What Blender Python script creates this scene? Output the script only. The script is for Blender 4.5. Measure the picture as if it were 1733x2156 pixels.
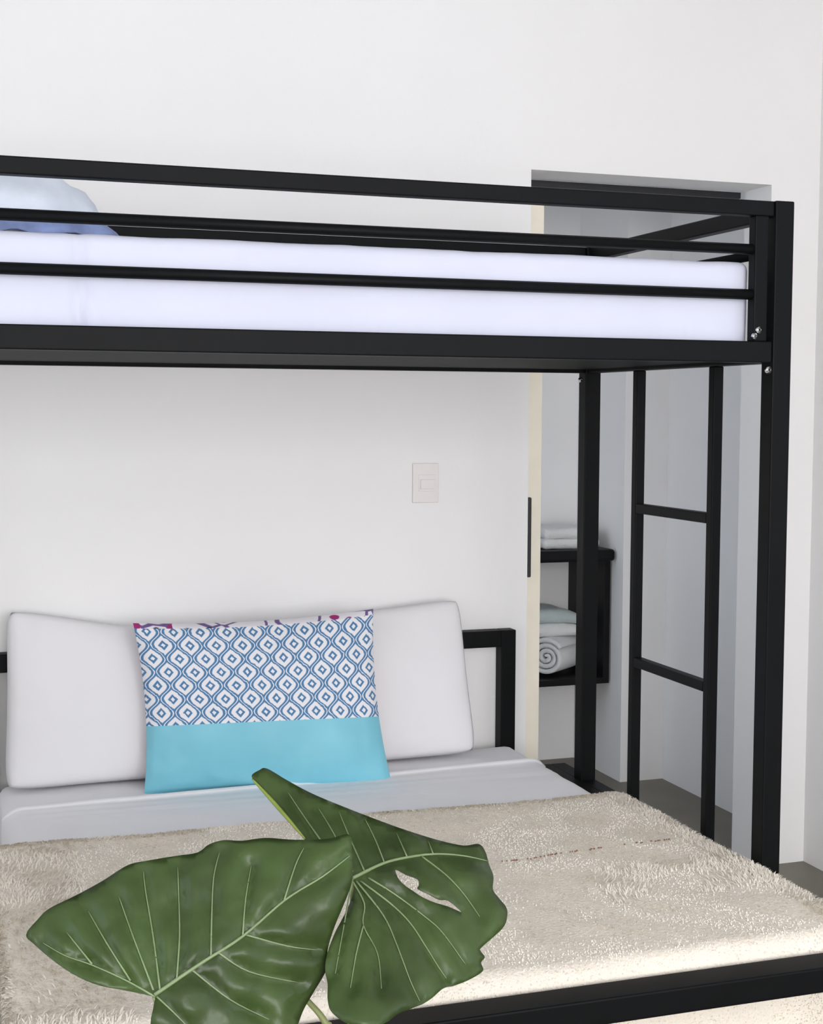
import bpy, bmesh, math, random
import numpy as np
from mathutils import Vector, Matrix, geometry, noise

for o in list(bpy.data.objects):
    bpy.data.objects.remove(o, do_unlink=True)
scene = bpy.context.scene
COL = scene.collection
random.seed(7)
RNG = np.random.default_rng(7)

# ------------------------------------------------------------------ camera
IW, IH = 1733, 2156
F, YAW, PITCH, ROLL, CH = 3022.36, 0.329065, 0.069692, 0.0046314, 1.63122
_right = Vector((math.cos(YAW), -math.sin(YAW), 0))
_fwd = Vector((math.sin(YAW) * math.cos(PITCH), math.cos(YAW) * math.cos(PITCH), -math.sin(PITCH)))
_up = Vector((math.sin(YAW) * math.sin(PITCH), math.cos(YAW) * math.sin(PITCH), math.cos(PITCH)))
_ru = _right * math.cos(ROLL) + _up * math.sin(ROLL)
_uu = -_right * math.sin(ROLL) + _up * math.cos(ROLL)
cam_data = bpy.data.cameras.new('camera')
cam = bpy.data.objects.new('camera', cam_data)
COL.objects.link(cam)
cam.matrix_world = Matrix(((_ru.x, _uu.x, -_fwd.x, 0), (_ru.y, _uu.y, -_fwd.y, 0), (_ru.z, _uu.z, -_fwd.z, CH), (0, 0, 0, 1)))
cam_data.sensor_fit = 'HORIZONTAL'
cam_data.sensor_width = 36
cam_data.lens = F / IW * 36
cam_data.clip_start = 0.05
scene.camera = cam
EYE = Vector((0, 0, CH))


def at(px, py, X=None, Y=None, Z=None):
    """direction of a photo pixel, met with the plane X=, Y= or Z= that the thing touches"""
    r = _fwd + _ru * ((px - IW / 2) / F) + _uu * ((IH / 2 - py) / F)
    t = (X / r.x) if X is not None else (Y / r.y) if Y is not None else ((Z - CH) / r.z)
    return EYE + r * t


# ------------------------------------------------------------------ world, lights, exposure
world = bpy.data.worlds.new('world')
scene.world = world
world.use_nodes = True
wn = world.node_tree
wn.nodes['Background'].inputs[0].default_value = (0.80, 0.88, 1.0, 1)
wn.nodes['Background'].inputs[1].default_value = 1.6


def area(name, loc, size, size_y, power, color, rot):
    l = bpy.data.lights.new(name, 'AREA')
    l.shape = 'RECTANGLE'
    l.size, l.size_y, l.energy, l.color = size, size_y, power, color
    o = bpy.data.objects.new(name, l)
    COL.objects.link(o)
    o.location = loc
    o.rotation_euler = rot
    return o


# daylight entering through the two windows in the wall behind the camera
DAY = (1.0, 0.968, 0.95)
area('window_back_a_offscreen', (-0.10, -3.32, 1.8), 2.3, 2.3, 86, DAY, (math.radians(90), 0, 0))
area('window_back_b_offscreen', (2.05, -3.32, 1.8), 1.7, 2.3, 77, DAY, (math.radians(90), 0, 0))

vs = scene.view_settings
vs.view_transform = 'Standard'
vs.look = 'None'
vs.gamma = 1
vs.use_curve_mapping = False
vs.exposure = 0.38


# ------------------------------------------------------------------ materials
def lin(c):
    return tuple((v / 12.92 if v <= 0.04045 else ((v + 0.055) / 1.055) ** 2.4) for v in (x / 255 for x in c))


def mat(name, col, rough=0.6, var=0.0, vscale=6.0, bump=0.0, bscale=40.0, metallic=0.0, sheen=0.0, spec=0.5, detail=4.0):
    m = bpy.data.materials.new(name)
    m.use_nodes = True
    nt = m.node_tree
    b = nt.nodes['Principled BSDF']
    b.inputs['Base Color'].default_value = (*col, 1)
    b.inputs['Roughness'].default_value = rough
    b.inputs['Metallic'].default_value = metallic
    b.inputs['Specular IOR Level'].default_value = spec
    if sheen:
        b.inputs['Sheen Weight'].default_value = sheen
    tc = nt.nodes.new('ShaderNodeTexCoord')
    if var:
        n = nt.nodes.new('ShaderNodeTexNoise')
        n.inputs['Scale'].default_value = vscale
        n.inputs['Detail'].default_value = detail
        r = nt.nodes.new('ShaderNodeValToRGB')
        r.color_ramp.elements[0].position = 0.3
        r.color_ramp.elements[1].position = 0.7
        r.color_ramp.elements[0].color = (*[c * (1 - var) for c in col], 1)
        r.color_ramp.elements[1].color = (*[min(1, c * (1 + var)) for c in col], 1)
        nt.links.new(tc.outputs['Object'], n.inputs['Vector'])
        nt.links.new(n.outputs['Fac'], r.inputs['Fac'])
        nt.links.new(r.outputs['Color'], b.inputs['Base Color'])
    if bump:
        n2 = nt.nodes.new('ShaderNodeTexNoise')
        n2.inputs['Scale'].default_value = bscale
        n2.inputs['Detail'].default_value = 3
        bp = nt.nodes.new('ShaderNodeBump')
        bp.inputs['Strength'].default_value = bump
        bp.inputs['Distance'].default_value = 0.01
        nt.links.new(tc.outputs['Object'], n2.inputs['Vector'])
        nt.links.new(n2.outputs['Fac'], bp.inputs['Height'])
        nt.links.new(bp.outputs['Normal'], b.inputs['Normal'])
    return m


M = {}
M['wall'] = mat('white_wall_paint', (0.89, 0.88, 0.872), 0.75, 0.012, 2.0, 0.05, 60)
M['ceiling'] = mat('white_ceiling_paint', (0.86, 0.86, 0.86), 0.8)
M['floor'] = mat('grey_brown_concrete', lin((119, 113, 101)), 0.5, 0.10, 5.0, 0.05, 25)
M['metal'] = mat('black_powder_coat', (0.0045, 0.005, 0.0055), 0.48, 0.08, 9.0, 0.02, 300, spec=0.10)
M['chrome'] = mat('bolt_steel', (0.75, 0.75, 0.76), 0.2, metallic=1.0)
M['track'] = mat('black_track', (0.012, 0.012, 0.014), 0.5, 0.05, 20)
M['cream_wood'] = mat('cream_door_paint', lin((241, 234, 217)), 0.5, 0.03, 12)
M['plastic'] = mat('white_switch_plastic', lin((236, 230, 228)), 0.35, 0.01, 30)
M['sheet'] = mat('white_cotton_sheet', (0.89, 0.885, 0.905), 0.85, 0.015, 5, 0.10, 14)
M['bunk_sheet'] = mat('pale_lavender_sheet', (0.64, 0.655, 0.77), 0.85, 0.03, 3, 0.10, 11)
M['pillow'] = mat('white_pillowcase', (0.82, 0.805, 0.82), 0.85, 0.015, 4, 0.12, 9)
M['cool_pillow'] = mat('white_blue_pillowcase', (0.70, 0.76, 0.86), 0.85, 0.10, 9, 0.5, 14)
M['blue_trim'] = mat('periwinkle_trim', (0.24, 0.31, 0.56), 0.8, 0.35, 14, 0.2, 20)
M['fleece'] = mat('cream_fleece', (0.86, 0.79, 0.685), 0.95, 0.04, 7, 0.35, 130)
M['pile'] = mat('cream_pile', (0.88, 0.815, 0.71), 0.95, 0.04, 5)
M['stitch'] = mat('brown_stitch', (0.25, 0.12, 0.08), 0.9, 0.3, 60)
M['turquoise'] = mat('turquoise_satin', lin((126, 198, 216)), 0.5, 0.05, 5, 0.12, 12)
M['leaf'] = mat('elephant_ear_leaf', (0.043, 0.072, 0.019), 0.31, 0.32, 9, 0.08, 60, spec=0.30)
M['vein'] = mat('pale_leaf_vein', (0.20, 0.27, 0.13), 0.45, 0.15, 20)
M['leaf_rim'] = mat('yellow_green_rim', (0.26, 0.34, 0.06), 0.45, 0.15, 20)
M['stem'] = mat('green_stem', (0.30, 0.34, 0.14), 0.45, 0.15, 20)
M['terracotta'] = mat('white_clay_pot', (0.6, 0.57, 0.52), 0.6, 0.08, 10)
M['soil'] = mat('dark_soil', (0.03, 0.02, 0.014), 0.95, 0.4, 40, 0.6, 80)
M['towel'] = mat('white_terry', (0.76, 0.77, 0.76), 0.95, 0.03, 20, 0.35, 120, sheen=0.2)
M['towel_grey'] = mat('pale_green_terry', (0.50, 0.57, 0.56), 0.95, 0.05, 20, 0.35, 120, sheen=0.2)
M['black_wood'] = mat('black_stained_wood', (0.007, 0.007, 0.008), 0.45, 0.2, 12, spec=0.15)
M['slat'] = mat('dark_slat', (0.005, 0.005, 0.0055), 0.6, 0.1, 10, spec=0.10)
M['glass'] = mat('window_frame_white', (0.8, 0.8, 0.8), 0.4)
M['hole'] = mat('dark_wall_scuff', (0.25, 0.23, 0.22), 0.9)


class NB:
    """tiny node-graph helper"""
    def __init__(s, nt): s.nt = nt
    def v(s, sock, x):
        if isinstance(x, (int, float)): sock.default_value = x
        else: s.nt.links.new(x, sock)
    def m(s, op, a, b=0.0, c=0.0):
        n = s.nt.nodes.new('ShaderNodeMath'); n.operation = op
        s.v(n.inputs[0], a); s.v(n.inputs[1], b); s.v(n.inputs[2], c)
        return n.outputs[0]
    def step(s, x, edge, soft):
        n = s.nt.nodes.new('ShaderNodeMapRange'); n.interpolation_type = 'SMOOTHSTEP'
        s.v(n.inputs[0], x)
        n.inputs[1].default_value = edge - soft; n.inputs[2].default_value = edge + soft
        return n.outputs[0]
    def mix(s, f, a, b):
        n = s.nt.nodes.new('ShaderNodeMix'); n.data_type = 'RGBA'
        s.v(n.inputs[0], f)
        for k, c in ((6, a), (7, b)):
            if isinstance(c, tuple): n.inputs[k].default_value = (*c, 1)
            else: s.nt.links.new(c, n.inputs[k])
        return n.outputs[2]


def ogee_material():
    m = bpy.data.materials.new('blue_ogee_print'); m.use_nodes = True
    nt = m.node_tree; g = NB(nt); b = nt.nodes['Principled BSDF']
    b.inputs['Roughness'].default_value = 0.85
    uv = nt.nodes.new('ShaderNodeUVMap')
    tc = nt.nodes.new('ShaderNodeTexCoord')
    nz = nt.nodes.new('ShaderNodeTexNoise'); nz.inputs['Scale'].default_value = 90
    nt.links.new(tc.outputs['Object'], nz.inputs['Vector'])
    jit = g.m('MULTIPLY', g.m('SUBTRACT', nz.outputs['Fac'], 0.5), 0.07)
    sx = nt.nodes.new('ShaderNodeSeparateXYZ'); nt.links.new(uv.outputs['UV'], sx.inputs[0])
    a0 = g.m('ADD', g.m('MULTIPLY', sx.outputs[0], 9.3), 0.25)
    a = g.m('ADD', g.m('ADD', a0, g.m('MULTIPLY', sx.outputs[1], 0.35)), jit)
    bb = g.m('ADD', g.m('ADD', g.m('MULTIPLY', sx.outputs[1], 6.3), g.m('MULTIPLY', sx.outputs[0], 0.25)), jit)
    c = g.m('COSINE', g.m('MULTIPLY', bb, 2 * math.pi))
    w = g.m('ADD', 0.25, g.m('MULTIPLY', c, 0.205))
    dx = g.m('ABSOLUTE', g.m('SUBTRACT', g.m('FRACT', g.m('ADD', a, 0.5)), 0.5))
    e = g.m('ABSOLUTE', g.m('SUBTRACT', dx, w))
    inA = g.m('LESS_THAN', dx, w)
    line = g.m('MULTIPLY', g.step(e, 0.020, 0.012), g.m('SUBTRACT', 1.0, g.step(e, 0.115, 0.02)))
    # small diamond ring in each cell
    dyA = g.m('ABSOLUTE', g.m('SUBTRACT', g.m('FRACT', g.m('ADD', bb, 0.5)), 0.5))
    rA = g.m('ADD', dx, dyA)
    dxB = g.m('SUBTRACT', 0.5, dx); dyB = g.m('SUBTRACT', 0.5, dyA)
    rB = g.m('ADD', dxB, dyB)
    r = g.m('ADD', g.m('MULTIPLY', rA, inA), g.m('MULTIPLY', rB, g.m('SUBTRACT', 1.0, inA)))
    ring = g.m('MULTIPLY', g.step(r, 0.085, 0.015), g.m('SUBTRACT', 1.0, g.step(r, 0.190, 0.02)))
    blue = g.m('MAXIMUM', line, ring)
    col = g.mix(g.m('MULTIPLY', blue, 0.95), (0.84, 0.83, 0.86), (0.035, 0.18, 0.38))
    nt.links.new(col, b.inputs['Base Color'])
    return m


def floral_material():
    m = bpy.data.materials.new('floral_print'); m.use_nodes = True
    nt = m.node_tree; g = NB(nt); b = nt.nodes['Principled BSDF']
    b.inputs['Roughness'].default_value = 0.85
    tc = nt.nodes.new('ShaderNodeTexCoord')
    vo = nt.nodes.new('ShaderNodeTexVoronoi'); vo.inputs['Scale'].default_value = 24
    nt.links.new(tc.outputs['Object'], vo.inputs['Vector'])
    blob = g.m('SUBTRACT', 1.0, g.step(vo.outputs['Distance'], 0.38, 0.05))
    sc = nt.nodes.new('ShaderNodeSeparateColor'); nt.links.new(vo.outputs['Color'], sc.inputs[0])
    pick = g.m('GREATER_THAN', sc.outputs[0], 0.42)
    dark = g.m('GREATER_THAN', sc.outputs[1], 0.6)
    c1 = g.mix(dark, (0.36, 0.02, 0.16), (0.012, 0.016, 0.014))
    wv = nt.nodes.new('ShaderNodeTexVoronoi'); wv.feature = 'DISTANCE_TO_EDGE'; wv.inputs['Scale'].default_value = 9
    nt.links.new(tc.outputs['Object'], wv.inputs['Vector'])
    vine = g.m('SUBTRACT', 1.0, g.step(wv.outputs['Distance'], 0.035, 0.01))
    base = g.mix(vine, (0.80, 0.78, 0.82), (0.16, 0.10, 0.28))
    col = g.mix(g.m('MULTIPLY', blob, pick), base, c1)
    nt.links.new(col, b.inputs['Base Color'])
    return m


M['ogee'] = ogee_material()
M['floral'] = floral_material()


# ------------------------------------------------------------------ object helpers
def tag(o, label=None, cat=None, group=None, kind=None):
    if label: o['label'] = label
    if cat: o['category'] = cat
    if group: o['group'] = group
    if kind: o['kind'] = kind
    return o


def thing(name, loc, label, cat, group=None):
    o = bpy.data.objects.new(name, None)
    o.empty_display_size = 0.05
    COL.objects.link(o)
    o.location = loc
    return tag(o, label, cat, group)


def world_loc(o):
    l = Vector(o.location)
    while o.parent:
        o = o.parent
        l += Vector(o.location)
    return l


def mesh_obj(name, verts, faces, m, parent=None, smooth=False, origin=None, mats=None):
    """one mesh object; verts are world positions, its origin is put at its own base centre"""
    V = np.array([tuple(v) for v in verts], float)
    if origin is None:
        lo, hi = V.min(0), V.max(0)
        origin = np.array([(lo[0] + hi[0]) / 2, (lo[1] + hi[1]) / 2, lo[2]])
    origin = np.array(tuple(origin), float)
    me = bpy.data.meshes.new(name)
    me.from_pydata((V - origin).tolist(), [], [tuple(f) for f in faces])
    me.materials.append(m)
    if smooth:
        me.polygons.foreach_set('use_smooth', [True] * len(me.polygons))
    me.update()
    o = bpy.data.objects.new(name, me)
    COL.objects.link(o)
    if parent is not None:
        o.parent = parent
        o.location = Vector(origin) - world_loc(parent)
    else:
        o.location = origin
    return o


def bm_obj(name, bm, m, parent=None, smooth=False):
    bm.verts.ensure_lookup_table()
    bm.verts.index_update()
    V = [v.co.copy() for v in bm.verts]
    Fc = [[v.index for v in f.verts] for f in bm.faces]
    bm.free()
    return mesh_obj(name, V, Fc, m, parent, smooth)


def add_box(bm, x0, x1, y0, y1, z0, z1, bev=0.0, seg=2):
    r = bmesh.ops.create_cube(bm, size=1.0)
    vs_ = r['verts']
    for v in vs_:
        v.co = Vector(((x0 + x1) / 2 + v.co.x * (x1 - x0), (y0 + y1) / 2 + v.co.y * (y1 - y0), (z0 + z1) / 2 + v.co.z * (z1 - z0)))
    if bev:
        es = list({e for v in vs_ for e in v.link_edges})
        bmesh.ops.bevel(bm, geom=es, offset=bev, segments=seg, affect='EDGES', profile=0.5)


def box(name, x0, x1, y0, y1, z0, z1, m, parent=None, bev=0.0, seg=2):
    bm = bmesh.new()
    add_box(bm, x0, x1, y0, y1, z0, z1, bev, seg)
    return bm_obj(name, bm, m, parent, smooth=False)


def tube(pts, radii, n=10, cap=True):
    """round tube along points -> verts, faces"""
    V, Fc = [], []
    P = [Vector(p) for p in pts]
    up0 = Vector((0.13, 0.2, 0.97)).normalized()
    for i, p in enumerate(P):
        d = (P[min(i + 1, len(P) - 1)] - P[max(i - 1, 0)]).normalized()
        a = d.cross(up0)
        if a.length < 1e-3: a = d.cross(Vector((1, 0, 0)))
        a.normalize(); b = d.cross(a).normalized()
        r = radii[i] if isinstance(radii, (list, tuple)) else radii
        for k in range(n):
            t = 2 * math.pi * k / n
            V.append(p + a * (r * math.cos(t)) + b * (r * math.sin(t)))
    for i in range(len(P) - 1):
        for k in range(n):
            Fc.append((i * n + k, i * n + (k + 1) % n, (i + 1) * n + (k + 1) % n, (i + 1) * n + k))
    if cap:
        Fc.append(tuple(range(n - 1, -1, -1)))
        Fc.append(tuple((len(P) - 1) * n + k for k in range(n)))
    return V, Fc


def catmull(pts, sub=6, closed=False):
    P = [Vector(p) for p in pts]
    out = []
    n = len(P)
    rng = n if closed else n - 1
    for i in range(rng):
        if closed: p0, p1, p2, p3 = P[(i - 1) % n], P[i], P[(i + 1) % n], P[(i + 2) % n]
        else: p0, p1, p2, p3 = P[max(i - 1, 0)], P[i], P[i + 1], P[min(i + 2, n - 1)]
        for k in range(sub):
            t = k / sub
            out.append(0.5 * ((2 * p1) + (p2 - p0) * t + (2 * p0 - 5 * p1 + 4 * p2 - p3) * t * t + (3 * p1 - p0 - 3 * p2 + p3) * t ** 3))
    if not closed: out.append(P[-1])
    return out


# ------------------------------------------------------------------ key dimensions (metres)
YW = 4.4043          # front of the back wall
TW = 0.172           # its thickness
XO1, XO2, ZO = 1.915, 2.828, 2.428     # the doorway
XC = 3.023           # right wall
ZC = 3.25            # ceiling
XL, YFR = -1.45, -3.2
YI, XI, XP, YN = 5.62, 3.11, 2.90, 6.10   # room behind the doorway
XR, YF, YB = 1.950, 2.9376, 3.942      # bunk: outer right face, front and rear posts
S = 0.05
XLB = -0.14          # bunk: outer left face
ZTOP, ZB0, ZB1 = 2.1275, 1.7503, 1.800
ZM = 0.53            # lower mattress top


# ------------------------------------------------------------------ setting
def struct(name, boxes, m, parent=None):
    bm = bmesh.new()
    for b in boxes: add_box(bm, *b)
    o = bm_obj(name, bm, m, parent)
    if parent is None: o['kind'] = 'structure'
    return o


struct('floor', [(XL - 0.15, 3.4, YFR - 0.15, YN + 0.15, -0.1, 0)], M['floor'])
struct('ceiling', [(XL - 0.15, 3.4, YFR - 0.15, YN + 0.15, ZC, ZC + 0.1)], M['ceiling'])
struct('wall_back', [(XL, XO1, YW, YW + TW, 0, ZC), (XO2, XC, YW, YW + TW, 0, ZC), (XO1, XO2, YW, YW + TW, ZO, ZC)], M['wall'])
# right wall with an unseen window opening beside the camera, added to let light in
struct('wall_right', [(XC, XC + 0.15, YFR, -0.7, 0, ZC), (XC, XC + 0.15, 1.4, YW + TW, 0, ZC),
                      (XC, XC + 0.15, -0.7, 1.4, 0, 1.0), (XC, XC + 0.15, -0.7, 1.4, 2.7, ZC)], M['wall'])
struct('wall_left', [(XL - 0.15, XL, YFR, 0.0, 0, ZC), (XL - 0.15, XL, 2.4, YW + TW, 0, ZC), (XL - 0.15, XL, 0.0, 2.4, 0, 1.0), (XL - 0.15, XL, 0.0, 2.4, 2.7, ZC)], M['wall'])  # left wall; its unseen window opening is added for side light
struct('wall_front', [(XL, -1.25, YFR - 0.15, YFR, 0, ZC), (1.05, 1.2, YFR - 0.15, YFR, 0, ZC), (2.9, XC, YFR - 0.15, YFR, 0, ZC),
                      (-1.25, 1.05, YFR - 0.15, YFR, 0, 0.65), (-1.25, 1.05, YFR - 0.15, YFR, 2.95, ZC),
                      (1.2, 2.9, YFR - 0.15, YFR, 0, 0.65), (1.2, 2.9, YFR - 0.15, YFR, 2.95, ZC)], M['wall'])
for i, (a, b) in enumerate(((-1.25, 1.05), (1.2, 2.9))):
    y0, y1 = YFR - 0.10, YFR - 0.05
    struct('window_%d' % (i + 1), [(a, a + 0.05, y0, y1, 0.65, 2.95), (b - 0.05, b, y0, y1, 0.65, 2.95), (a + .05, b - .05, y0, y1, 0.65, 0.70),
                                   (a + .05, b - .05, y0, y1, 2.90, 2.95)], M['glass'])


def added_window(name, x0, y0, y1, z0, z1):  # frame of an unseen window, added to bring in daylight
    struct(name, [(x0, x0 + .05, y0, y0 + .05, z0, z1), (x0, x0 + .05, y1 - .05, y1, z0, z1), (x0, x0 + .05, y0 + .05, y1 - .05, z0, z0 + .05),
                  (x0, x0 + .05, y0 + .05, y1 - .05, z1 - .05, z1)], M['glass'])


added_window('window_3', XC + .05, -.7, 1.4, 1.0, 2.7)
added_window('window_4', XL - .10, 0.0, 2.4, 1.0, 2.7)
added_window('window_5', 0.83, 4.73, 5.93, 0.5, 2.4)
# the room behind the doorway: niche at the left, a wall end, a side wall
struct('wall_inner_back', [(XP, XI, YI, YN, 0, ZC), (0.9, XP, YN, YN + 0.1, 0, ZC)], M['wall'])
struct('wall_inner_right', [(XI, XI + 0.12, YW + TW, YN, 0, ZC), (XC, XI, YW + TW, YW + TW + .02, 0, ZC)], M['wall'])
struct('wall_inner_left', [(0.8, 0.9, YW + TW, 4.73, 0, ZC), (0.8, 0.9, 5.93, YN, 0, ZC), (0.8, 0.9, 4.73, 5.93, 0, .5), (0.8, 0.9, 4.73, 5.93, 2.4, ZC)], M['wall'])  # window opening here is added to brighten the inner room
for _x in (0.2, 2.0):  # unlit ceiling panels, added as a light source above the bed
    pn = struct('added_ceiling_panel', [(_x - .62, _x + .62, 2.1 - .62, 2.1 + .62, ZC - .02, ZC)], M['plastic'])
    del pn['kind']
    tag(pn, 'flat square white unlit panel added on the ceiling', 'added ceiling panel', 'added unlit panels')
# two small scuffs under the shelf
sc = struct('trim_1', [(2.60, 2.612, YN - .002, YN, .165, .172), (2.618, 2.632, YN - .002, YN, .13, .137)], M['hole'])

# pocket door: its edge stands out of the wall, black pull on it, track above
door = thing('door_1', (1.6, YW + 0.09, 0), 'cream sliding pocket door standing out of the wall edge', 'door')
del door['category']; del door['label']
door['kind'] = 'structure'
YD = YW + 0.06
xs0, xs1 = 1.915, at(1138, 1200, Y=YD).x
bm = bmesh.new(); add_box(bm, xs0 + 0.002, xs1, YD, YD + 0.045, 0.01, ZO - 0.055, 0.002)
bm_obj('door_leaf', bm, M['cream_wood'], door)
pa = at(1111, 1047, Y=YD); pb = at(1111, 1215, Y=YD)
xa = pb.x
bm = bmesh.new(); add_box(bm, xa - 0.005, xa + 0.008, YD - 0.012, YD + 0.004, pb.z, pa.z, 0.004)
bm_obj('door_pull', bm, M['track'], door)
_t = at(1200, 383.5, Z=ZO).y
tr = struct('trim_2', [(XO1 + 0.001, XO2 - 0.004, _t, _t + .03, at(1200, 397, Y=_t).z, ZO)], M['track'])

# light switch
a = at(868, 975, Y=YW); b = at(922, 1058, Y=YW)
cx, cz = (a.x + b.x) / 2, (a.z + b.z) / 2
w2, h2 = (b.x - a.x) / 2, (a.z - b.z) / 2
sw = thing('light_switch', (cx, YW, cz - h2), 'white plastic light switch plate on the wall under the upper bunk', 'light switch')
box('cover_plate', cx - w2, cx + w2, YW - 0.009, YW, cz - h2, cz + h2, M['plastic'], sw, 0.003)
box('switch_frame', cx - w2 * .55, cx + w2 * .75, YW - 0.0115, YW - 0.008, cz - h2 * .42, cz + h2 * .42, M['plastic'], sw, 0.001)
box('rocker', cx - w2 * .45, cx + w2 * .65, YW - 0.0165, YW - 0.010, cz - h2 * .30, cz + h2 * .18, M['plastic'], sw, 0.0015)

# ------------------------------------------------------------------ bunk bed
bunk = thing('bunk_bed', ((XR + XLB) / 2, (YF + YB + S) / 2, 0), 'black metal loft bunk with slim guard rails and an end ladder', 'bunk bed')
YR = YB + S           # rear face of rear posts
mt = M['metal']
for (x0, y0) in ((XR - S, YF), (XR - S, YB), (XLB, YF), (XLB, YB)):
    box('post', x0, x0 + S, y0, y0 + S, 0, ZTOP, mt, bunk, 0.003)
for y0 in (YF + .004, YB + .006):
    box('side_rail', XLB + S, XR - S, y0, y0 + 0.04, ZB0, ZB1, mt, bunk, 0.003)
for x0 in (XLB + .005, XR - S + .005):
    box('end_rail', x0, x0 + 0.04, YF + S, YB, ZB0, ZB1, mt, bunk, 0.003)
# guard rails: top bar, two thin bars, uprights
for y0 in (YF + .006, YB + .010):
    box('guard_top_bar', XLB + S, XR - S, y0, y0 + 0.034, ZTOP - 0.036, ZTOP - .001, mt, bunk, 0.003)
    for zc in (2.0145, 1.9095):
        V, Fc = tube([(XLB + S, y0 + .015, zc), (XR - S - .05, y0 + .015, zc)], 0.0125, 12)
        mesh_obj('guard_bar', V, Fc, mt, bunk, True)
    for x0 in (XR - S - 0.05, XLB + S + 0.014):
        box('guard_upright', x0, x0 + 0.036, y0, y0 + 0.03, ZB1, ZTOP - 0.036, mt, bunk, 0.003)
for x0 in (XLB + .008, XR - S + .008):
    box('guard_top_bar', x0, x0 + 0.034, YF + S, YB, ZTOP - 0.040, ZTOP - .001, mt, bunk, 0.003)
    V, Fc = tube([(x0 + .017, YF + S, 2.0145), (x0 + .017, YB, 2.0145)], 0.0125, 12)
    mesh_obj('guard_bar', V, Fc, mt, bunk, True)
# lower end rail that carries the ladder
box('end_rail', XR - S, XR, YF + S, YB, 0.455, 0.503, mt, bunk, 0.003)
box('end_rail', XR - S, XR, YB + S, 4.165, 0.455, 0.503, mt, bunk, 0.003)
box('end_rail', 1.856, XR - S, 3.62, 4.165, 0.455, 0.503, mt, bunk, 0.003)
# ladder
LY = (3.232, 3.646)
for y in LY:
    box('ladder_rail', XR - .040, XR - .012, y - 0.014, y + 0.014, 0.503, ZB0, mt, bunk, 0.003)
for z in (1.361, 0.922):
    box('rung', XR - .040, XR - .012, LY[0] + .014, LY[1] - .014, z - 0.0135, z + 0.0135, mt, bunk, 0.003)
# solid black base under the upper mattress
box('base_board', XLB + S, XR - S, YF + .044, YB + .006, ZB0 + 0.010, ZB0 + 0.03, M['slat'], bunk)


def bolt(px, py, Y, r=0.007):
    p = at(px, py, Y=Y)
    V, Fc = [], []
    n = 12
    prof = [(r, 0), (r, -0.003), (r * .8, -0.006), (r * .4, -0.0075)]
    for rr, dy in prof:
        for k in range(n):
            t = 2 * math.pi * k / n
            V.append((p.x + rr * math.cos(t), Y + dy, p.z + rr * math.sin(t)))
    for i in range(len(prof) - 1):
        for k in range(n):
            Fc.append((i * n + k, (i + 1) * n + k, (i + 1) * n + (k + 1) % n, i * n + (k + 1) % n))
    Fc.append(tuple((len(prof) - 1) * n + k for k in range(n)))
    o = mesh_obj('bolt', V, Fc, M['chrome'], bunk, True)
    o['label'] = 'shiny steel bolt head'


bolt(1597, 695, YF + .006, 0.009)
bolt(1588, 708, YF + .004, 0.008)
bolt(1617, 779, YF, 0.009)
bolt(1222, 800, YB, 0.008)
# small wire clip on the rear rail
q = [at(0, 738, Y=YB), at(16, 750, Y=YB), at(36, 737, Y=YB)]
V, Fc = tube([Vector((v.x, YB + .004, v.z)) for v in q], 0.0022, 6)
mesh_obj('wire_clip', V, Fc, M['chrome'], bunk, True)['label'] = 'bent steel clip on the rear rail'


# ------------------------------------------------------------------ soft goods
def cushion_block(x0, x1, y0, y1, z0, z1, r, nx, ny, nz, amp, seed, fscale=7.0):
    """rounded block with soft cloth undulation -> verts, faces"""
    bm = bmesh.new()
    add_box(bm, x0, x1, y0, y1, z0, z1)
    es = list(bm.edges)
    bmesh.ops.bevel(bm, geom=es, offset=r, segments=4, affect='EDGES', profile=0.5)
    for ax, n in ((0, nx), (1, ny), (2, nz)):
        lo = (x0, y0, z0)[ax] + r; hi = (x1, y1, z1)[ax] - r
        for k in range(1, n):
            c = [0, 0, 0]; c[ax] = lo + (hi - lo) * k / n
            nn = [0, 0, 0]; nn[ax] = 1
            bmesh.ops.bisect_plane(bm, geom=bm.verts[:] + bm.edges[:] + bm.faces[:], plane_co=c, plane_no=nn)
    bm.normal_update()
    off = Vector((seed * 3.1, seed * 1.7, seed))
    moves = []
    for v in bm.verts:
        d = noise.noise(v.co * fscale + off) * amp + noise.noise(v.co * fscale * 2.7 + off) * amp * .4
        moves.append((v, v.normal * d))
    for v, d in moves: v.co += d
    return bm


def upper_mattress():
    bm = cushion_block(XLB + S + .012, XR - S - .036, YF + .048, YB - .002, ZB1 - 0.018, 1.988, 0.02, 150, 10, 6, 0.0025, 3)
    # vertical pucker in the fitted sheet near the head
    xs = at(166, 600, Y=YF + .048).x
    for v in bm.verts:
        if v.co.y < YF + .07:
            dd = (v.co.x - xs) / 0.012
            v.co.y += 0.011 * math.exp(-dd * dd)
            if v.co.z < 1.90:
                v.co.y += 0.004 * math.sin((v.co.x - xs) * 160 + v.co.z * 70) * math.exp(-((v.co.x - xs - .02) / 0.06) ** 2)
            if v.co.z < 1.84:
                v.co.y += 0.0012 * math.sin(v.co.x * 210)
    o = bm_obj('mattress', bm, M['bunk_sheet'], None, True)
    tag(o, 'upper bunk mattress in a pale lavender white fitted sheet', 'mattress')


upper_mattress()


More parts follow.
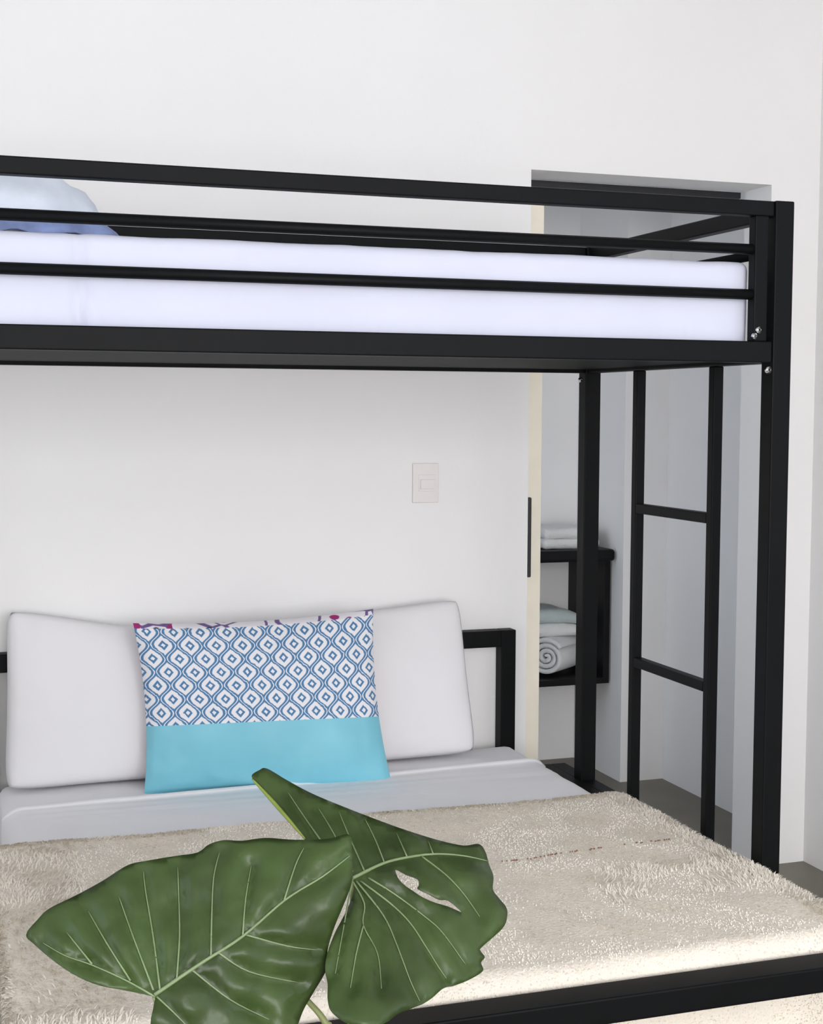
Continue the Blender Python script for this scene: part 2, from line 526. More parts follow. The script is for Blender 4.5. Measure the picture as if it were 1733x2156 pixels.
def pillow(name, c00, c10, c11, c01, T, mats, parent, pinch=0.035, split=None, seed=1, N=44, wr=0.004, power=0.42, corner=0.0, back=1.0):
    """soft pillow spanned by its four corners (bottom left, bottom right, top right, top left).
    split: list of (t_lo, t_hi, part name, material) rows of the front; the back is the last part"""
    c00, c10, c11, c01 = map(Vector, (c00, c10, c11, c01))
    nrm = (c10 - c00).cross(c01 - c00).normalized()
    if nrm.y > 0: nrm = -nrm
    ts = [k / N for k in range(N + 1)]
    if split:
        for a, b, *_ in split:
            for e in (a, b):
                k = min(range(len(ts)), key=lambda i: abs(ts[i] - e)); ts[k] = e
    ss = [k / N for k in range(N + 1)]

    def P(s, t, side):
        s2 = .5 + (s - .5) * (1 - pinch * 4 * t * (1 - t))
        t2 = .5 + (t - .5) * (1 - pinch * 1.1 * 4 * s * (1 - s))
        cr = (abs(2 * s - 1) * abs(2 * t - 1)) ** 7 * corner
        s2 = .5 + (s2 - .5) * (1 - cr); t2 = .5 + (t2 - .5) * (1 - cr)
        p = (c00 * (1 - s2) + c10 * s2) * (1 - t2) + (c01 * (1 - s2) + c11 * s2) * t2
        g = max(0.0, 16 * s * (1 - s) * t * (1 - t))
        th = T / 2 * g ** power
        edge = math.exp(-min(s, 1 - s, t, 1 - t) / 0.10) * min(1, g * 8)
        q = Vector((s * 5.5, t * 3.7, seed * 2.3))
        d = noise.noise(q) * wr * min(1, g * 3) + noise.noise(q * 3.3) * wr * 0.9 * edge
        if side < 0: th *= back
        return p + nrm * (side * (th + d))
    n = N + 1
    grid = {}
    out = []

    def build(pname, m, side, rows):
        V, Fc, U = [], [], []
        for j in rows:
            for i in range(n):
                V.append(P(ss[i], ts[j], side)); U.append((ss[i], ts[j]))
        for j in range(len(rows) - 1):
            for i in range(N):
                f = (j * n + i, j * n + i + 1, (j + 1) * n + i + 1, (j + 1) * n + i)
                Fc.append(f if side > 0 else f[::-1])
        return V, Fc, U
    if not split:
        V, Fc, _ = build(name, None, 1, range(n))
        V2, F2, _ = build(name, None, -1, range(n))
        k = len(V)
        o = mesh_obj(name, V + V2, Fc + [tuple(i + k for i in f) for f in F2], mats, parent, True)
        me = o.data
        bm = bmesh.new(); bm.from_mesh(me); bmesh.ops.remove_doubles(bm, verts=bm.verts, dist=1e-5)
        bm.to_mesh(me); bm.free()
        me.polygons.foreach_set('use_smooth', [True] * len(me.polygons))
        return o
    for a, b, pname, m in split:
        rows = [j for j in range(n) if a - 1e-6 <= ts[j] <= b + 1e-6]
        V, Fc, U = build(pname, m, 1, rows)
        o = mesh_obj(pname, V, Fc, m, parent, True)
        uvl = o.data.uv_layers.new(name='UVMap')
        for l in o.data.loops: uvl.data[l.index].uv = U[l.vertex_index]
        out.append(o)
    V, Fc, U = build('back_panel', mats, -1, range(n))
    out.append(mesh_obj('back_panel', V, Fc, mats, parent, True))
    return out


# lower mattress and its top sheet
YM0, YM1 = 2.485, 4.345
XM0, XM1 = 0.195, 1.838
bm = cushion_block(XM0, XM1, YM0, YM1, 0.30, ZM, 0.035, 40, 44, 4, 0.004, 5, 5.0)
o = bm_obj('mattress', bm, M['sheet'], None, True)
tag(o, 'wide lower mattress in a white fitted sheet under the pillows', 'mattress')


def top_sheet():
    """flat sheet drawn over the mattress; folded hem along the head edge"""
    V, Fc = [], []
    nx, ny = 90, 30
    for j in range(ny + 1):
        t = j / ny
        for i in range(nx + 1):
            s = i / nx
            yh = 3.995 + 0.085 * s + 0.006 * math.sin(s * 9)
            x = XM0 - .006 + (XM1 + .012 - XM0) * s
            y = yh + (3.30 - yh) * (t ** 1.5)
            z = ZM + 0.008 + 0.010 * math.exp(-((t ** 1.5) / .006)) * (1 if t > 0 else 1)
            z += 0.0025 * noise.noise(Vector((x * 4, y * 16, 2.0))) + 0.0015 * math.sin(y * 120 + 3 * x) * math.exp(-((y - 3.93) / .08) ** 2)
            e = min(x - (XM0 - .006), XM1 + .006 - x)
            if e < 0.05: z -= 0.03 * ((0.05 - e) / 0.05) ** 2
            V.append((x, y, z))
    n = nx + 1
    for j in range(ny):
        for i in range(nx):
            Fc.append((j * n + i, (j + 1) * n + i, (j + 1) * n + i + 1, j * n + i + 1))
    # hem turned down at the head edge
    base = len(V)
    for i in range(n):
        v = V[i]; V.append((v[0], v[1] + 0.010, v[2] - 0.006))
    for i in range(n):
        v = V[i]; V.append((v[0], v[1] + 0.010, ZM - 0.004 - (0.03 if i in (0, n - 1) else 0)))
    for i in range(nx):
        Fc.append((i, i + 1, base + i + 1, base + i)); Fc.append((base + i, base + i + 1, base + n + i + 1, base + n + i))
    # side drops
    for side, xs in ((0, 0), (1, nx)):
        b2 = len(V)
        for j in range(ny + 1):
            v = V[j * n + xs]
            V.append((v[0] + (-.004 if side == 0 else .004), v[1], 0.40))
        for j in range(ny):
            f = (j * n + xs, (j + 1) * n + xs, b2 + j + 1, b2 + j)
            Fc.append(f if side == 1 else f[::-1])
    o = mesh_obj('bed_sheet', V, Fc, M['sheet'], None, True)
    tag(o, 'white flat sheet with a folded hem below the pillows', 'sheet')


top_sheet()

# ------------------------------------------------------------------ lower double bed frame
bed = thing('double_bed', (1.03, 3.4, 0), 'black square tube double bed frame with low headboard and foot rail', 'bed')
hb = at(1087, 1326, Y=4.352)
HXR = hb.x; HZ = hb.z
HXL = 0.148
YH0, YH1 = 4.352, 4.402
box('headboard_post', HXR - .052, HXR, YH0, YH1, 0, HZ, mt, bed, 0.003)
box('headboard_post', HXL, HXL + .052, YH0, YH1, 0, HZ, mt, bed, 0.003)
box('headboard_rail', HXL + .052, HXR - .052, YH0, YH1, HZ - .055, HZ, mt, bed, 0.003)
ZFT = 0.521
box('foot_rail', -0.02, 1.90, 2.392, 2.466, ZFT - 0.052, ZFT, mt, bed, 0.004)
for x0 in (-0.02, 1.83):
    box('foot_post', x0, x0 + .07, 2.394, 2.464, 0, ZFT - .052, mt, bed, 0.004)
for x0 in (0.145, 1.848):
    box('side_rail', x0, x0 + .04, 2.464, YH0, 0.23, 0.298, mt, bed, 0.003)
for k in range(10):
    y = 2.56 + k * 0.185
    box('slat', 0.185, 1.848, y, y + 0.07, 0.272, 0.296, M['slat'], bed)

# ------------------------------------------------------------------ pillows on the lower bed
YP = 4.255
p = lambda px, py, Y: at(px, py, Y=Y)
o = pillow('pillow', p(8, 1668, 4.215), p(520, 1625, 4.225), p(500, 1345, 4.325), p(12, 1280, 4.325), 0.15, M['pillow'], None, 0.02, seed=2, wr=0.007, power=.36, corner=.045)
tag(o, 'plain white pillow at the bed end away from the doorway', 'pillow')
o = pillow('pillow', p(560, 1630, 4.225), p(1005, 1585, 4.225), p(968, 1258, 4.325), p(560, 1310, 4.325), 0.15, M['pillow'], None, 0.02, seed=5, wr=0.007, power=.36, corner=.045)
tag(o, 'plain white pillow leaning next to the black headboard corner', 'pillow')

cu = thing('throw_cushion', (0.95, 4.08, ZM), 'blue and white ogee print cushion with a turquoise lower band', 'cushion')
cb0, cb1 = at(303, 1676, Y=4.10), at(828, 1660, Y=4.02)
ct0, ct1 = at(280, 1312, Y=4.185), at(786, 1282, Y=4.150)
parts = pillow('throw_cushion', cb0, cb1, ct1, ct0, 0.17, M['floral'], cu, 0.055, N=60, seed=9, wr=0.012, power=.46,
               split=[(0, 0.40, 'turquoise_band', M['turquoise']), (0.40, 0.968, 'printed_panel', M['ogee']), (0.968, 1.0, 'floral_edge', M['floral'])])
parts[0]['label'] = 'plain turquoise lower band'
parts[1]['label'] = 'white panel printed with blue ogee lattice'
parts[2]['label'] = 'floral printed top edge'

# upper bunk pillow with blue underside frill
up_ = thing('pillow', (0.05, 3.3, 1.988), 'puffy white and blue pillow on the upper bunk mattress', 'pillow')


def upper_pillow():
    V, Fc = [], []
    cx, cy, zb = -0.04 + .12, 3.36, 1.990
    a, b, h = 0.315, 0.26, 0.165
    nu, nv = 64, 18
    for j in range(nv + 1):
        f = j / nv
        for i in range(nu):
            t = 2 * math.pi * i / nu
            ca, sa = math.cos(t), math.sin(t)
            rr = 1.0 / ((abs(ca) ** 3.2 + abs(sa) ** 3.2) ** (1 / 3.2))
            ang = f * math.pi / 2
            k = math.cos(ang) ** 0.75
            z = h * math.sin(ang) ** 0.9
            x = cx + a * rr * k * ca
            y = cy + b * rr * k * sa
            q = Vector((x * 9, y * 9, z * 12))
            d = noise.noise(q) * 0.020 + noise.noise(q * 2.4) * 0.014
            V.append((x + d * ca * (1 - f), y + d * sa * (1 - f), zb + .012 + z + d * .8))
    for j in range(nv):
        for i in range(nu):
            Fc.append((j * nu + i, j * nu + (i + 1) % nu, (j + 1) * nu + (i + 1) % nu, (j + 1) * nu + i))
    mesh_obj('case', V, Fc, M['cool_pillow'], up_, True)
    # frill flange lying on the mattress round the pillow, blue on its lower side
    V, Fc = [], []
    rings = [(0.90, 0.050), (1.0, 0.042), (1.06, 0.028), (1.12, 0.006)]
    n = 160
    for k, z in rings:
        for i in range(n):
            t = 2 * math.pi * i / n
            ca, sa = math.cos(t), math.sin(t)
            rr = 1.0 / ((abs(ca) ** 5 + abs(sa) ** 5) ** (1 / 5))
            w = 0.004 * math.sin(i * 0.9) * (k - .9) / .22 + 0.004 * noise.noise(Vector((i * .3, k * 4, 1)))
            V.append((cx + a * rr * k * ca, cy + b * rr * k * sa, zb + z + w))
    for j in range(len(rings) - 1):
        for i in range(n):
            Fc.append((j * n + i, (j + 1) * n + i, (j + 1) * n + (i + 1) % n, j * n + (i + 1) % n))
    o = mesh_obj('frill', V, Fc, M['blue_trim'], up_, True)
    o['label'] = 'periwinkle blue frill round the pillow'
    sm = o.modifiers.new('thick', 'SOLIDIFY'); sm.thickness = 0.004


upper_pillow()


# ------------------------------------------------------------------ cream fleece throw
def throw_blanket():
    root = thing('throw_blanket', (1.03, 3.0, ZM), 'cream shaggy fleece throw over the foot half of the lower bed', 'blanket')
    XA, XB = 0.13, 1.893
    YA, YBk = 2.478, 3.655
    nx, ny = 120, 100
    top = ZM + 0.020

    def surf(s, t):
        """s across the bed (-.1..1.1 drops over the sides), t from the head edge (0) to the foot and down (1)"""
        L = (YBk - YA); D = 0.26
        y_len = t * (L + D)
        edge = 0.03 * noise.noise(Vector((s * 6, 4.0, 0))) - 0.02 * s
        rnd = 0.045
        if y_len < L - rnd:
            y = YBk + edge * (1 - t) - y_len; z = top
        else:
            u = y_len - (L - rnd)
            if u < rnd * 1.57:
                a = u / rnd; y = YA + rnd - rnd * math.sin(a); z = top - rnd + rnd * math.cos(a)
            else:
                y = YA; z = top - rnd - (u - rnd * 1.57)
        # side drops
        Wd = XB - XA; dr = 0.10 if s < .5 else 0.07
        x_len = s * (Wd + 0.17) - 0.10
        r2 = 0.03
        xx, dz = None, 0
        if x_len < r2:
            u = r2 - x_len
            if u < r2 * 1.57: a = u / r2; xx = XA + r2 - r2 * math.sin(a); dz = -r2 + r2 * math.cos(a)
            else: xx = XA; dz = -r2 - (u - r2 * 1.57)
        elif x_len > Wd - r2:
            u = x_len - (Wd - r2)
            if u < r2 * 1.57: a = u / r2; xx = XB - r2 + r2 * math.sin(a); dz = -r2 + r2 * math.cos(a)
            else: xx = XB; dz = -r2 - (u - r2 * 1.57)
        else: xx = XA + x_len
        headcurl = -0.004 * math.exp(-y_len / 0.02)
        n1 = noise.noise(Vector((xx * 3.5, y * 3.5, 1.5))) * 0.005 + noise.noise(Vector((xx * 13, y * 13, 7.5))) * 0.0025
        flat = 1.0 if z > top - .02 else 0.3
        return Vector((xx, y, z + dz + headcurl + n1 * flat)), flat
    V, Fc = [], []
    for j in range(ny + 1):
        for i in range(nx + 1):
            V.append(surf(i / nx, j / ny)[0])
    n = nx + 1
    for j in range(ny):
        for i in range(nx):
            Fc.append((j * n + i, (j + 1) * n + i, (j + 1) * n + i + 1, j * n + i + 1))
    o = mesh_obj('fleece', V, Fc, M['fleece'], root, True)
    # pile: many short curved strands, one mesh
    VA = np.array([tuple(v) for v in V]).reshape(ny + 1, nx + 1, 3)
    K = 70000
    sj = RNG.random(K); si = RNG.random(K)
    m = int(K * .16)                                  # denser fringe round the edges
    si[:m] = np.where(RNG.random(m) < .6, 1 - RNG.random(m) * .075, RNG.random(m) * .06)
    m2 = int(K * .07)
    sj[m:m + m2] = RNG.random(m2) * 0.03
    # long pile only in worn patches and along the borders, the rest is brushed flat
    rest = np.arange(K) >= m + m2
    pk = np.array([noise.noise(Vector((a_ * 7, b_ * 7, 9.1))) for a_, b_ in zip(si, sj)])
    longp = (si < .16) | ((si > .73) & (si < .93) & (sj > .44) & (sj < .60) & (pk > -.1)) | ~rest
    sj0 = sj.copy()
    fj = sj * ny; fi = si * nx
    j0 = np.clip(fj.astype(int), 0, ny - 1); i0 = np.clip(fi.astype(int), 0, nx - 1)
    fj = (fj - j0)[:, None]; fi = (fi - i0)[:, None]
    A, B, C, Dd = VA[j0, i0], VA[j0, i0 + 1], VA[j0 + 1, i0], VA[j0 + 1, i0 + 1]
    Pb = (A * (1 - fi) + B * fi) * (1 - fj) + (C * (1 - fi) + Dd * fi) * fj
    nr = np.cross(C - A, B - A); nr /= (np.linalg.norm(nr, axis=1)[:, None] + 1e-9)
    tan = (B - A); tan /= (np.linalg.norm(tan, axis=1)[:, None] + 1e-9)
    bit = np.cross(nr, tan)
    # lie of the pile swirls in patches
    ph = np.array([noise.noise(Vector((q[0] * 6, q[1] * 6, 3.3))) for q in Pb]) * 5.0 + RNG.normal(0, .7, K)
    d1 = tan * np.cos(ph)[:, None] + bit * np.sin(ph)[:, None]
    Ln = (RNG.uniform(.010, .018, K) * np.where(longp, 1.0, .34) * np.where((sj0 < .03), .5, 1.0))[:, None]
    w = np.cross(nr, d1) * (RNG.uniform(.0010, .0017, K))[:, None]
    P1 = Pb + nr * Ln * .38 + d1 * Ln * .35
    P2 = P1 + nr * Ln * .12 + d1 * Ln * .55
    verts = np.stack([Pb - w, Pb + w, P1 + w * .8, P1 - w * .8, P2], 1).reshape(-1, 3)
    idx = np.arange(K) * 5
    faces = []
    q4 = np.stack([idx, idx + 1, idx + 2, idx + 3], 1).tolist()
    q3 = np.stack([idx + 3, idx + 2, idx + 4], 1).tolist()
    faces = q4 + q3
    org = np.array([1.03, 3.0, ZM])
    me = bpy.data.meshes.new('pile')
    me.from_pydata((verts - org).tolist(), [], faces)
    me.materials.append(M['pile'])
    me.polygons.foreach_set('use_smooth', [True] * len(me.polygons))
    po = bpy.data.objects.new('pile', me); COL.objects.link(po)
    po.parent = root
    po['kind'] = 'stuff'
    # row of broken brown stitches across the throw
    bm = bmesh.new()
    pts = [(1050, 1812), (1120, 1806), (1180, 1795), (1250, 1786), (1320, 1776), (1412, 1766)]
    C = [at(a, b, Z=top + .012) for a, b in pts]
    C = catmull(C, 14)
    for k in range(0, len(C) - 1):
        if random.random() < .35: continue
        a_, b_ = C[k], C[k + 1]
        d = (b_ - a_) * random.uniform(.4, .9)
        sd = Vector((0, random.uniform(.0008, .0018), 0)); o_ = Vector((0, random.uniform(-.003, .003), 0))
        vs_ = [bm.verts.new(a_ + o_ - sd), bm.verts.new(a_ + o_ + d - sd), bm.verts.new(a_ + o_ + d + sd), bm.verts.new(a_ + o_ + sd)]
        vt = [bm.verts.new(v.co + Vector((0, 0, -.003))) for v in vs_]
        bm.faces.new(vs_)
        for q in range(4): bm.faces.new((vs_[q], vt[q], vt[(q + 1) % 4], vs_[(q + 1) % 4]))
    so = bm_obj('stitching', bm, M['stitch'], root)
    so['label'] = 'broken row of brown stitches'
    so['kind'] = 'stuff'


throw_blanket()


# ------------------------------------------------------------------ shelf unit and towels in the niche
sh = thing('wall_shelf', (2.5, 5.9, 0.43), 'black wooden open wall shelf in the niche behind the doorway', 'shelf')
bw = M['black_wood']
YS0 = 5.725
bm = bmesh.new()
add_box(bm, 2.12, 2.893, YS0 - .045, YN, 0.978, 1.030, 0.014, 3)
bm_obj('top_board', bm, bw, sh)
box('side_panel', 2.862, 2.892, YS0, YN, 0.425, 0.978, bw, sh, 0.002)
box('side_panel', 2.12, 2.15, YS0, YN, 0.425, 0.978, bw, sh, 0.002)
box('bottom_board', 2.15, 2.862, YS0, YN, 0.425, 0.452, bw, sh, 0.002)


def rolled_towel(cx, cy, cz, r, length, ang, name, label, m):
    root = None
    V, Fc = [], []
    turns = 3.4
    n = 110
    prof = []
    for k in range(n + 1):
        t = k / n
        th = t * turns * 2 * math.pi
        rr = r * (0.10 + 0.90 * t)
        prof.append((rr * math.cos(th), rr * math.sin(th) * .88))
    pitch = r * .9 / turns
    for side in (0, 1):                       # outer and inner skin of the cloth
        for e, (u, sc_) in enumerate(((-.5, .97), (-.47, 1.0), (.47, 1.0), (.5, .97))):
            for k, (a_, b_) in enumerate(prof):
                rad = math.hypot(a_, b_) or 1e-6
                f = (rad - side * pitch * .72) / rad * sc_ if side else sc_
                wob = 0.004 * noise.noise(Vector((k * .12, e, r * 20)))
                lx = u * length + 0.012 * (1 - k / n) * (-1 if u < 0 else 1) * -1 + wob
                V.append((lx, a_ * f, b_ * f))
    m_ = n + 1
    for side in (0, 1):
        o_ = side * 4 * m_
        for e in range(3):
            for k in range(n):
                f = (o_ + e * m_ + k, o_ + e * m_ + k + 1, o_ + (e + 1) * m_ + k + 1, o_ + (e + 1) * m_ + k)
                Fc.append(f if side else f[::-1])
    for e in (0, 3):                          # rims between the skins
        for k in range(n):
            Fc.append((e * m_ + k, e * m_ + k + 1, 4 * m_ + e * m_ + k + 1, 4 * m_ + e * m_ + k))
    R = Matrix.Rotation(ang, 3, 'Z')
    W_ = [R @ Vector(v) + Vector((cx, cy, cz)) for v in V]
    o = mesh_obj(name, W_, Fc, m, None, True)
    return tag(o, label, 'towel')


zb = 0.452
rolled_towel(2.695, 5.86, zb + 0.092, 0.104, 0.22, math.radians(38), 'rolled_towel', 'white rolled towel with spiral end lying in the black shelf', M['towel'])


def folded_towel(name, x0, x1, y0, y1, z0, layers, th, m, label, droop=0.0, seed=1, m2=None):
    root = thing(name, ((x0 + x1) / 2, (y0 + y1) / 2, z0), label, 'towel')
    for k in range(layers):
        bm = cushion_block(x0 + .006 * (k % 2), x1 - .004 * k, y0 + .004 * k, y1, z0 + k * th, z0 + (k + 1) * th + .001, th * .46, 14, 10, 1, 0.004, seed + k, 12)
        for v in bm.verts:
            e = max(abs(v.co.x - (x0 + x1) / 2) / ((x1 - x0) / 2), 0)
            v.co.z -= droop * e ** 3 * (v.co.z - z0) / .1
        bm_obj('fold', bm, m2 if (m2 and k == layers - 1) else m, root, True)
    return root


folded_towel('folded_towel', 2.575, 2.85, 5.74, 6.02, 1.030, 2, 0.045, M['towel'], 'white folded towel lying on top of the black shelf', 0.0, 4)
folded_towel('folded_towel', 2.46, 2.80, 5.80, 6.06, zb + 0.178, 2, 0.062, M['towel'], 'plump folded towel with grey green top inside the black shelf', 0.03, 8, M['towel_grey'])
# second roll behind, carrying the folded towel
rolled_towel(2.42, 5.93, zb + 0.086, 0.098, 0.24, math.radians(75), 'rolled_towel', 'second rolled white towel half hidden by the door edge, in the black shelf', M['towel'])

# ceiling lamp added to brighten the inner room; unlit, out of sight behind the wall
lamp = thing('added_ceiling_lamp', (1.5, 4.95, ZC), 'round white added unlit ceiling lamp in the room behind the doorway', 'lamp')
V, Fc = tube([(1.5, 4.95, ZC), (1.5, 4.95, ZC - .05)], [.16, .15], 24)
mesh_obj('added_lamp_body', V, Fc, M['plastic'], lamp, True)

# ------------------------------------------------------------------ elephant ear plant in front of the bed
def inside(pt, poly):
    x, y = pt; c = False; n = len(poly)
    for i in range(n):
        x1, y1 = poly[i]; x2, y2 = poly[(i + 1) % n]
        if (y1 > y) != (y2 > y) and x < (x2 - x1) * (y - y1) / (y2 - y1) + x1: c = not c
    return c


def seg_dist(P, a, b):
    a = np.array(a); b = np.array(b); d = b - a
    t = np.clip(((P - a) @ d) / (d @ d), 0, 1)
    return np.linalg.norm(P - (a + t[:, None] * d), axis=1)


plant = thing('potted_elephant_ear', (0.55, 1.98, 0), 'elephant ear plant with broad glossy green leaves before the foot rail', 'plant')


def leaf(outline, veins, depth, hole=None, rim=None, puff=0.010, curl=0.02, step=13, seed=0):
    ol = [(v.x, v.y) for v in catmull([(a, b, 0) for a, b in outline], 5, True)]
    hl = [(v.x, v.y) for v in catmull([(a, b, 0) for a, b in hole], 3, True)] if hole else []
    A = np.array(ol); lo, hi = A.min(0), A.max(0)
    pts = list(ol) + list(hl)
    inner = []
    for j, y in enumerate(np.arange(lo[1], hi[1], step * .87)):
        for x in np.arange(lo[0] + (j % 2) * step / 2, hi[0], step):
            if inside((x, y), ol) and not (hl and inside((x, y), hl)): inner.append((x, y))
    I = np.array(inner)
    B = np.array(ol + hl)
    dmin = np.min(np.linalg.norm(I[:, None] - B[None], axis=2), axis=1)
    vp = [(v.x, v.y) for vv in veins for v in catmull([(a, b, 0) for a, b in vv], 5)]
    vp = [q for q in vp if inside(q, ol) and not (hl and inside(q, hl))]
    keep = []
    for q in vp:
        if all((q[0] - k[0]) ** 2 + (q[1] - k[1]) ** 2 > 9 for k in keep) and np.min(np.linalg.norm(B - np.array(q), axis=1)) > 3: keep.append(q)
    dv_ = np.min(np.linalg.norm(I[:, None] - np.array(keep)[None], axis=2), axis=1)
    pts += keep + [tuple(q) for q in I[(dmin > step * .55) & (dv_ > step * .5)]]
    n0 = len(ol)
    edges = [(i, (i + 1) % n0) for i in range(n0)]
    if hl: edges += [(n0 + i, n0 + (i + 1) % len(hl)) for i in range(len(hl))]
    r = geometry.delaunay_2d_cdt([Vector(q) for q in pts], edges, [], 0, 1e-5)
    PV = np.array([tuple(v) for v in r[0]])
    tris = []
    for f in r[2]:
        c = PV[list(f)].mean(0)
        if inside(c, ol) and not (hl and inside(c, hl)): tris.append(tuple(f))
    VL = [[(v.x, v.y) for v in catmull([(a, b, 0) for a, b in vv], 5)] for vv in veins]

    def surf(Q):
        Q = np.atleast_2d(np.array(Q, float))
        dv = np.full(len(Q), 1e9)
        for k, v in enumerate(VL):
            for a, b in zip(v[:-1], v[1:]): dv = np.minimum(dv, seg_dist(Q, a, b))
        de = np.full(len(Q), 1e9)
        for a, b in zip(ol, ol[1:] + ol[:1]): de = np.minimum(de, seg_dist(Q, a, b))
        pf = puff * np.sin(np.clip(dv / 38, 0, 1) * math.pi / 2)
        ed = curl * np.exp(-de / 26.0)
        out = []
        for (x, y), p_, e_ in zip(Q, pf, ed):
            nzv = noise.noise(Vector((x / 75, y / 75, seed))) * .010 + noise.noise(Vector((x / 30, y / 30, seed + 4))) * .0035
            out.append(at(x, y, Y=depth(x, y) - p_ + e_ + nzv))
        return out
    V = surf(PV)
    o = mesh_obj('leaf', V, tris, M['leaf'], plant, True)
    # faces towards the camera, then a real thickness behind
    me = o.data
    c = sum((p_.normal.dot(_fwd) for p_ in me.polygons))
    if c > 0: me.flip_normals()
    sm = o.modifiers.new('thick', 'SOLIDIFY'); sm.thickness = 0.0012; sm.offset = -1
    for k, v in enumerate(VL):
        Pw = surf(v)
        Pw = [q - (q - EYE).normalized() * 0.0030 for q in Pw]
        m_ = len(Pw)
        r0 = 0.0030 if k == 0 else 0.0015
        V2, F2 = tube(Pw, [r0 * (1 - .75 * i / (m_ - 1)) + .0002 for i in range(m_)], 6)
        mesh_obj('midrib' if k == 0 else 'vein', V2, F2, M['vein'], o, True)
    if rim:
        R_ = [(v.x, v.y) for v in catmull([(a, b, 0) for a, b in rim], 6)]
        Pw = surf(R_)
        V2, F2 = tube([q - (q - EYE).normalized() * .001 for q in Pw], [.0024 * math.sin(math.pi * (i + .6) / (len(Pw) + .2)) + .0010 for i in range(len(Pw))], 6)
        mesh_obj('leaf_rim', V2, F2, M['leaf_rim'], o, True)['label'] = 'yellow green rolled leaf margin'
    return o


out1 = [(55, 1968), (80, 1935), (105, 1912), (160, 1885), (215, 1855), (268, 1822), (310, 1812), (370, 1802), (415, 1795), (440, 1778), (470, 1769),
        (510, 1770), (560, 1764), (620, 1768), (690, 1766), (735, 1757), (741, 1790), (742, 1850), (730, 1890), (705, 1950), (690, 2000), (688, 2040),
        (660, 2090), (640, 2125), (628, 2156), (612, 2200), (540, 2262), (440, 2265), (350, 2220), (318, 2165), (324, 2115), (322, 2098), (265, 2085),
        (195, 2070), (130, 2035), (75, 1990)]
veins1 = [[(325, 2095), (420, 2030), (510, 1972), (600, 1895), (680, 1845), (736, 1802)],
          [(337, 2085), (323, 1976), (307, 1879), (302, 1835)], [(323, 2085), (283, 1980), (250, 1887)], [(275, 2065), (226, 1988), (186, 1919)],
          [(327, 2099), (267, 2065), (194, 2032), (137, 2012), (90, 1985)], [(194, 2030), (141, 1964)], [(372, 2062), (378, 1968), (376, 1879), (374, 1825)],
          [(444, 2014), (446, 1923), (450, 1847), (462, 1795)], [(511, 1971), (517, 1895), (529, 1822)], [(598, 1896), (622, 1822), (640, 1785)],
          [(517, 1968), (606, 1992), (667, 2000)], [(460, 2006), (525, 2046), (630, 2069)], [(404, 2042), (485, 2105), (566, 2146)],
          [(330, 2098), (376, 2142), (430, 2200)]]


def dep1(x, y):
    d = 2.00 + 0.11 * (2095 - y) / 335
    # leaf folds gently along its midrib
    m_ = (y - (2095 - (x - 325) * 0.70)) / 1.22
    return d + 0.00022 * abs(m_) * (1 if m_ < 0 else .6)


leaf(out1, veins1, dep1, puff=0.013, curl=0.012, seed=1)

out2 = [(530, 1633), (545, 1622), (562, 1618), (605, 1643), (660, 1672), (735, 1703), (800, 1728), (850, 1746), (920, 1768), (975, 1780), (1008, 1777), (1022, 1793),
        (1030, 1820), (1039, 1845), (1038, 1872), (1050, 1890), (1066, 1910), (1068, 1930), (1058, 1955), (1015, 1994), (1012, 2002), (1021, 2015), (1013, 2027),
        (1017, 2044), (990, 2062), (960, 2074), (935, 2080), (905, 2105), (870, 2122), (838, 2135), (815, 2152), (785, 2160), (735, 2156), (700, 2132),
        (690, 2105), (690, 2070), (685, 2040), (690, 2005), (705, 1965), (735, 1905), (744, 1862), (704, 1828), (640, 1765), (600, 1715), (565, 1675), (540, 1648)]
hole2 = [(833, 1830), (855, 1841), (880, 1851), (882, 1864), (879, 1871), (900, 1881), (925, 1894), (945, 1896), (974, 1921), (945, 1909), (915, 1900), (890, 1889), (870, 1876), (850, 1862), (838, 1848)]
veins2 = [[(742, 1849), (807, 1818), (864, 1804), (920, 1798), (977, 1802), (1028, 1813)],
          [(809, 1816), (791, 1770), (769, 1725)], [(857, 1804), (835, 1754)], [(912, 1798), (902, 1772)], [(768, 1836), (734, 1758), (714, 1709)],
          [(742, 1835), (702, 1754), (670, 1701)], [(690, 1790), (640, 1719), (607, 1669)],
          [(742, 1855), (767, 1903), (765, 1948), (795, 2008), (803, 2081)], [(765, 1948), (750, 2008), (738, 2080)],
          [(750, 1855), (807, 1927), (835, 1988), (864, 2065), (884, 2108)], [(759, 1855), (823, 1903), (864, 1944), (896, 1992), (924, 2037), (940, 2060)],
          [(775, 1848), (830, 1882), (896, 1931), (932, 1964), (980, 2030)], [(888, 1803), (940, 1843), (977, 1883), (1010, 1930)], [(742, 1850), (722, 1960), (706, 2050)]]


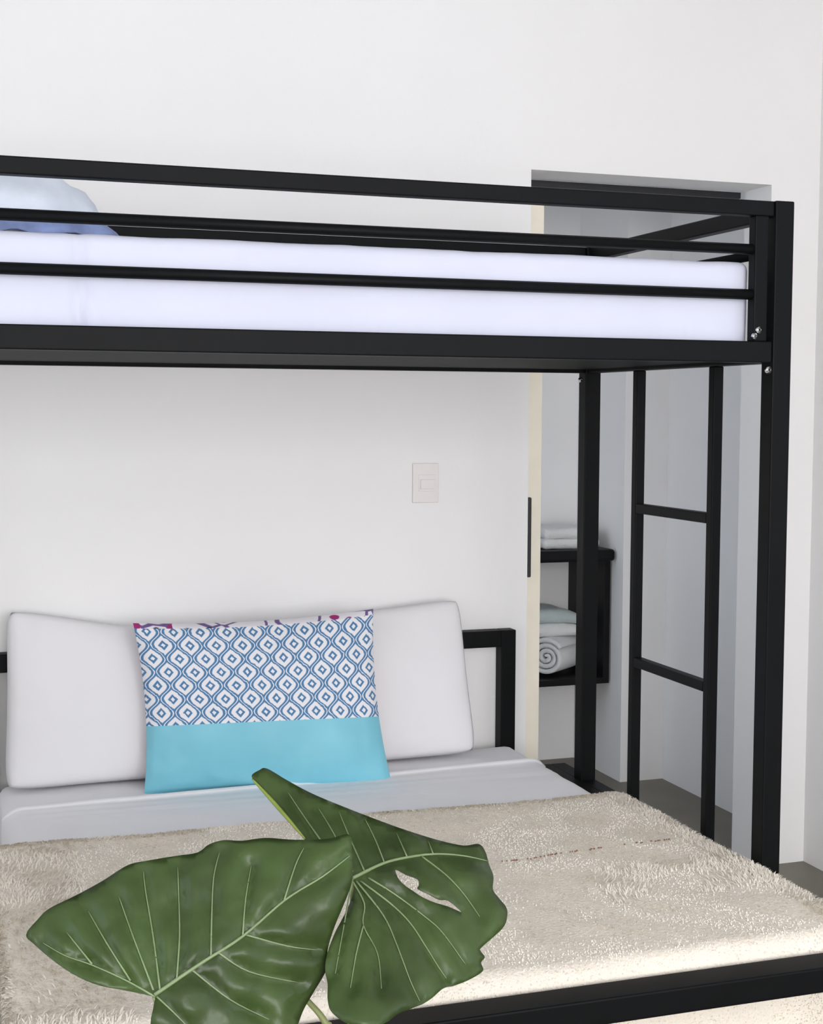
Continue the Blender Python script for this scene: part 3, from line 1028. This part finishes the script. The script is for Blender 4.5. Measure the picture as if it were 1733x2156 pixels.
def dep2(x, y):
    if y < 1850: d = 2.15 + 0.28 * (1850 - y) / 230
    else: d = 2.15 - 0.21 * (y - 1850) / 300
    return d + 0.05 * ((x - 742) / 330) ** 2


leaf(out2, veins2, dep2, hole=hole2, rim=[(531, 1640), (565, 1677), (600, 1717), (642, 1766)], puff=0.016, curl=0.012, seed=6)

# stalks and pot (below the picture's lower edge)
base = Vector((0.55, 1.98, 0.34))


def stalk(p0, mid, r=0.007):
    c = catmull([base + Vector((random.uniform(-.02, .02), random.uniform(-.02, .02), -.03)), mid, p0], 10)
    V, Fc = tube(c, [r * (1.5 - .8 * i / (len(c) - 1)) for i in range(len(c))], 8)
    mesh_obj('stalk', V, Fc, M['stem'], plant, True)


j1 = at(327, 2098, Y=dep1(327, 2098) + .012); j2 = at(744, 1852, Y=dep2(744, 1852) + .012)
stalk(j1, Vector((0.40, 2.06, 0.55)))
stalk(j2, Vector((0.62, 2.10, 0.62)))
s0, s1 = at(640, 2098, Y=2.12), at(684, 2152, Y=2.10)
c = catmull([base + Vector((.03, .02, -.03)), s1 + Vector((0.01, 0, -.05)), s1, s0, s0 + (s0 - s1) * 1.2], 8)
V, Fc = tube(c, [.0055 * (1.3 - .7 * i / (len(c) - 1)) for i in range(len(c))], 8)
mesh_obj('stalk', V, Fc, M['stem'], plant, True)
V, Fc = [], []
prof = [(0.0, 0.0), (.115, 0.0), (.125, .02), (.155, .30), (.168, .30), (.168, .34), (.150, .34), (.146, .30), (0.0, .30)]
n = 40
for r, z in prof:
    for k in range(n):
        t = 2 * math.pi * k / n
        V.append((base.x + r * math.cos(t), base.y + r * math.sin(t), z))
for i in range(len(prof) - 1):
    for k in range(n):
        Fc.append((i * n + k, i * n + (k + 1) % n, (i + 1) * n + (k + 1) % n, (i + 1) * n + k))
mesh_obj('pot', V, Fc, M['terracotta'], plant, False)
V, Fc = tube([(base.x, base.y, .300), (base.x, base.y, .318)], [.1465, .145], 32)
mesh_obj('soil', V, Fc, M['soil'], plant)
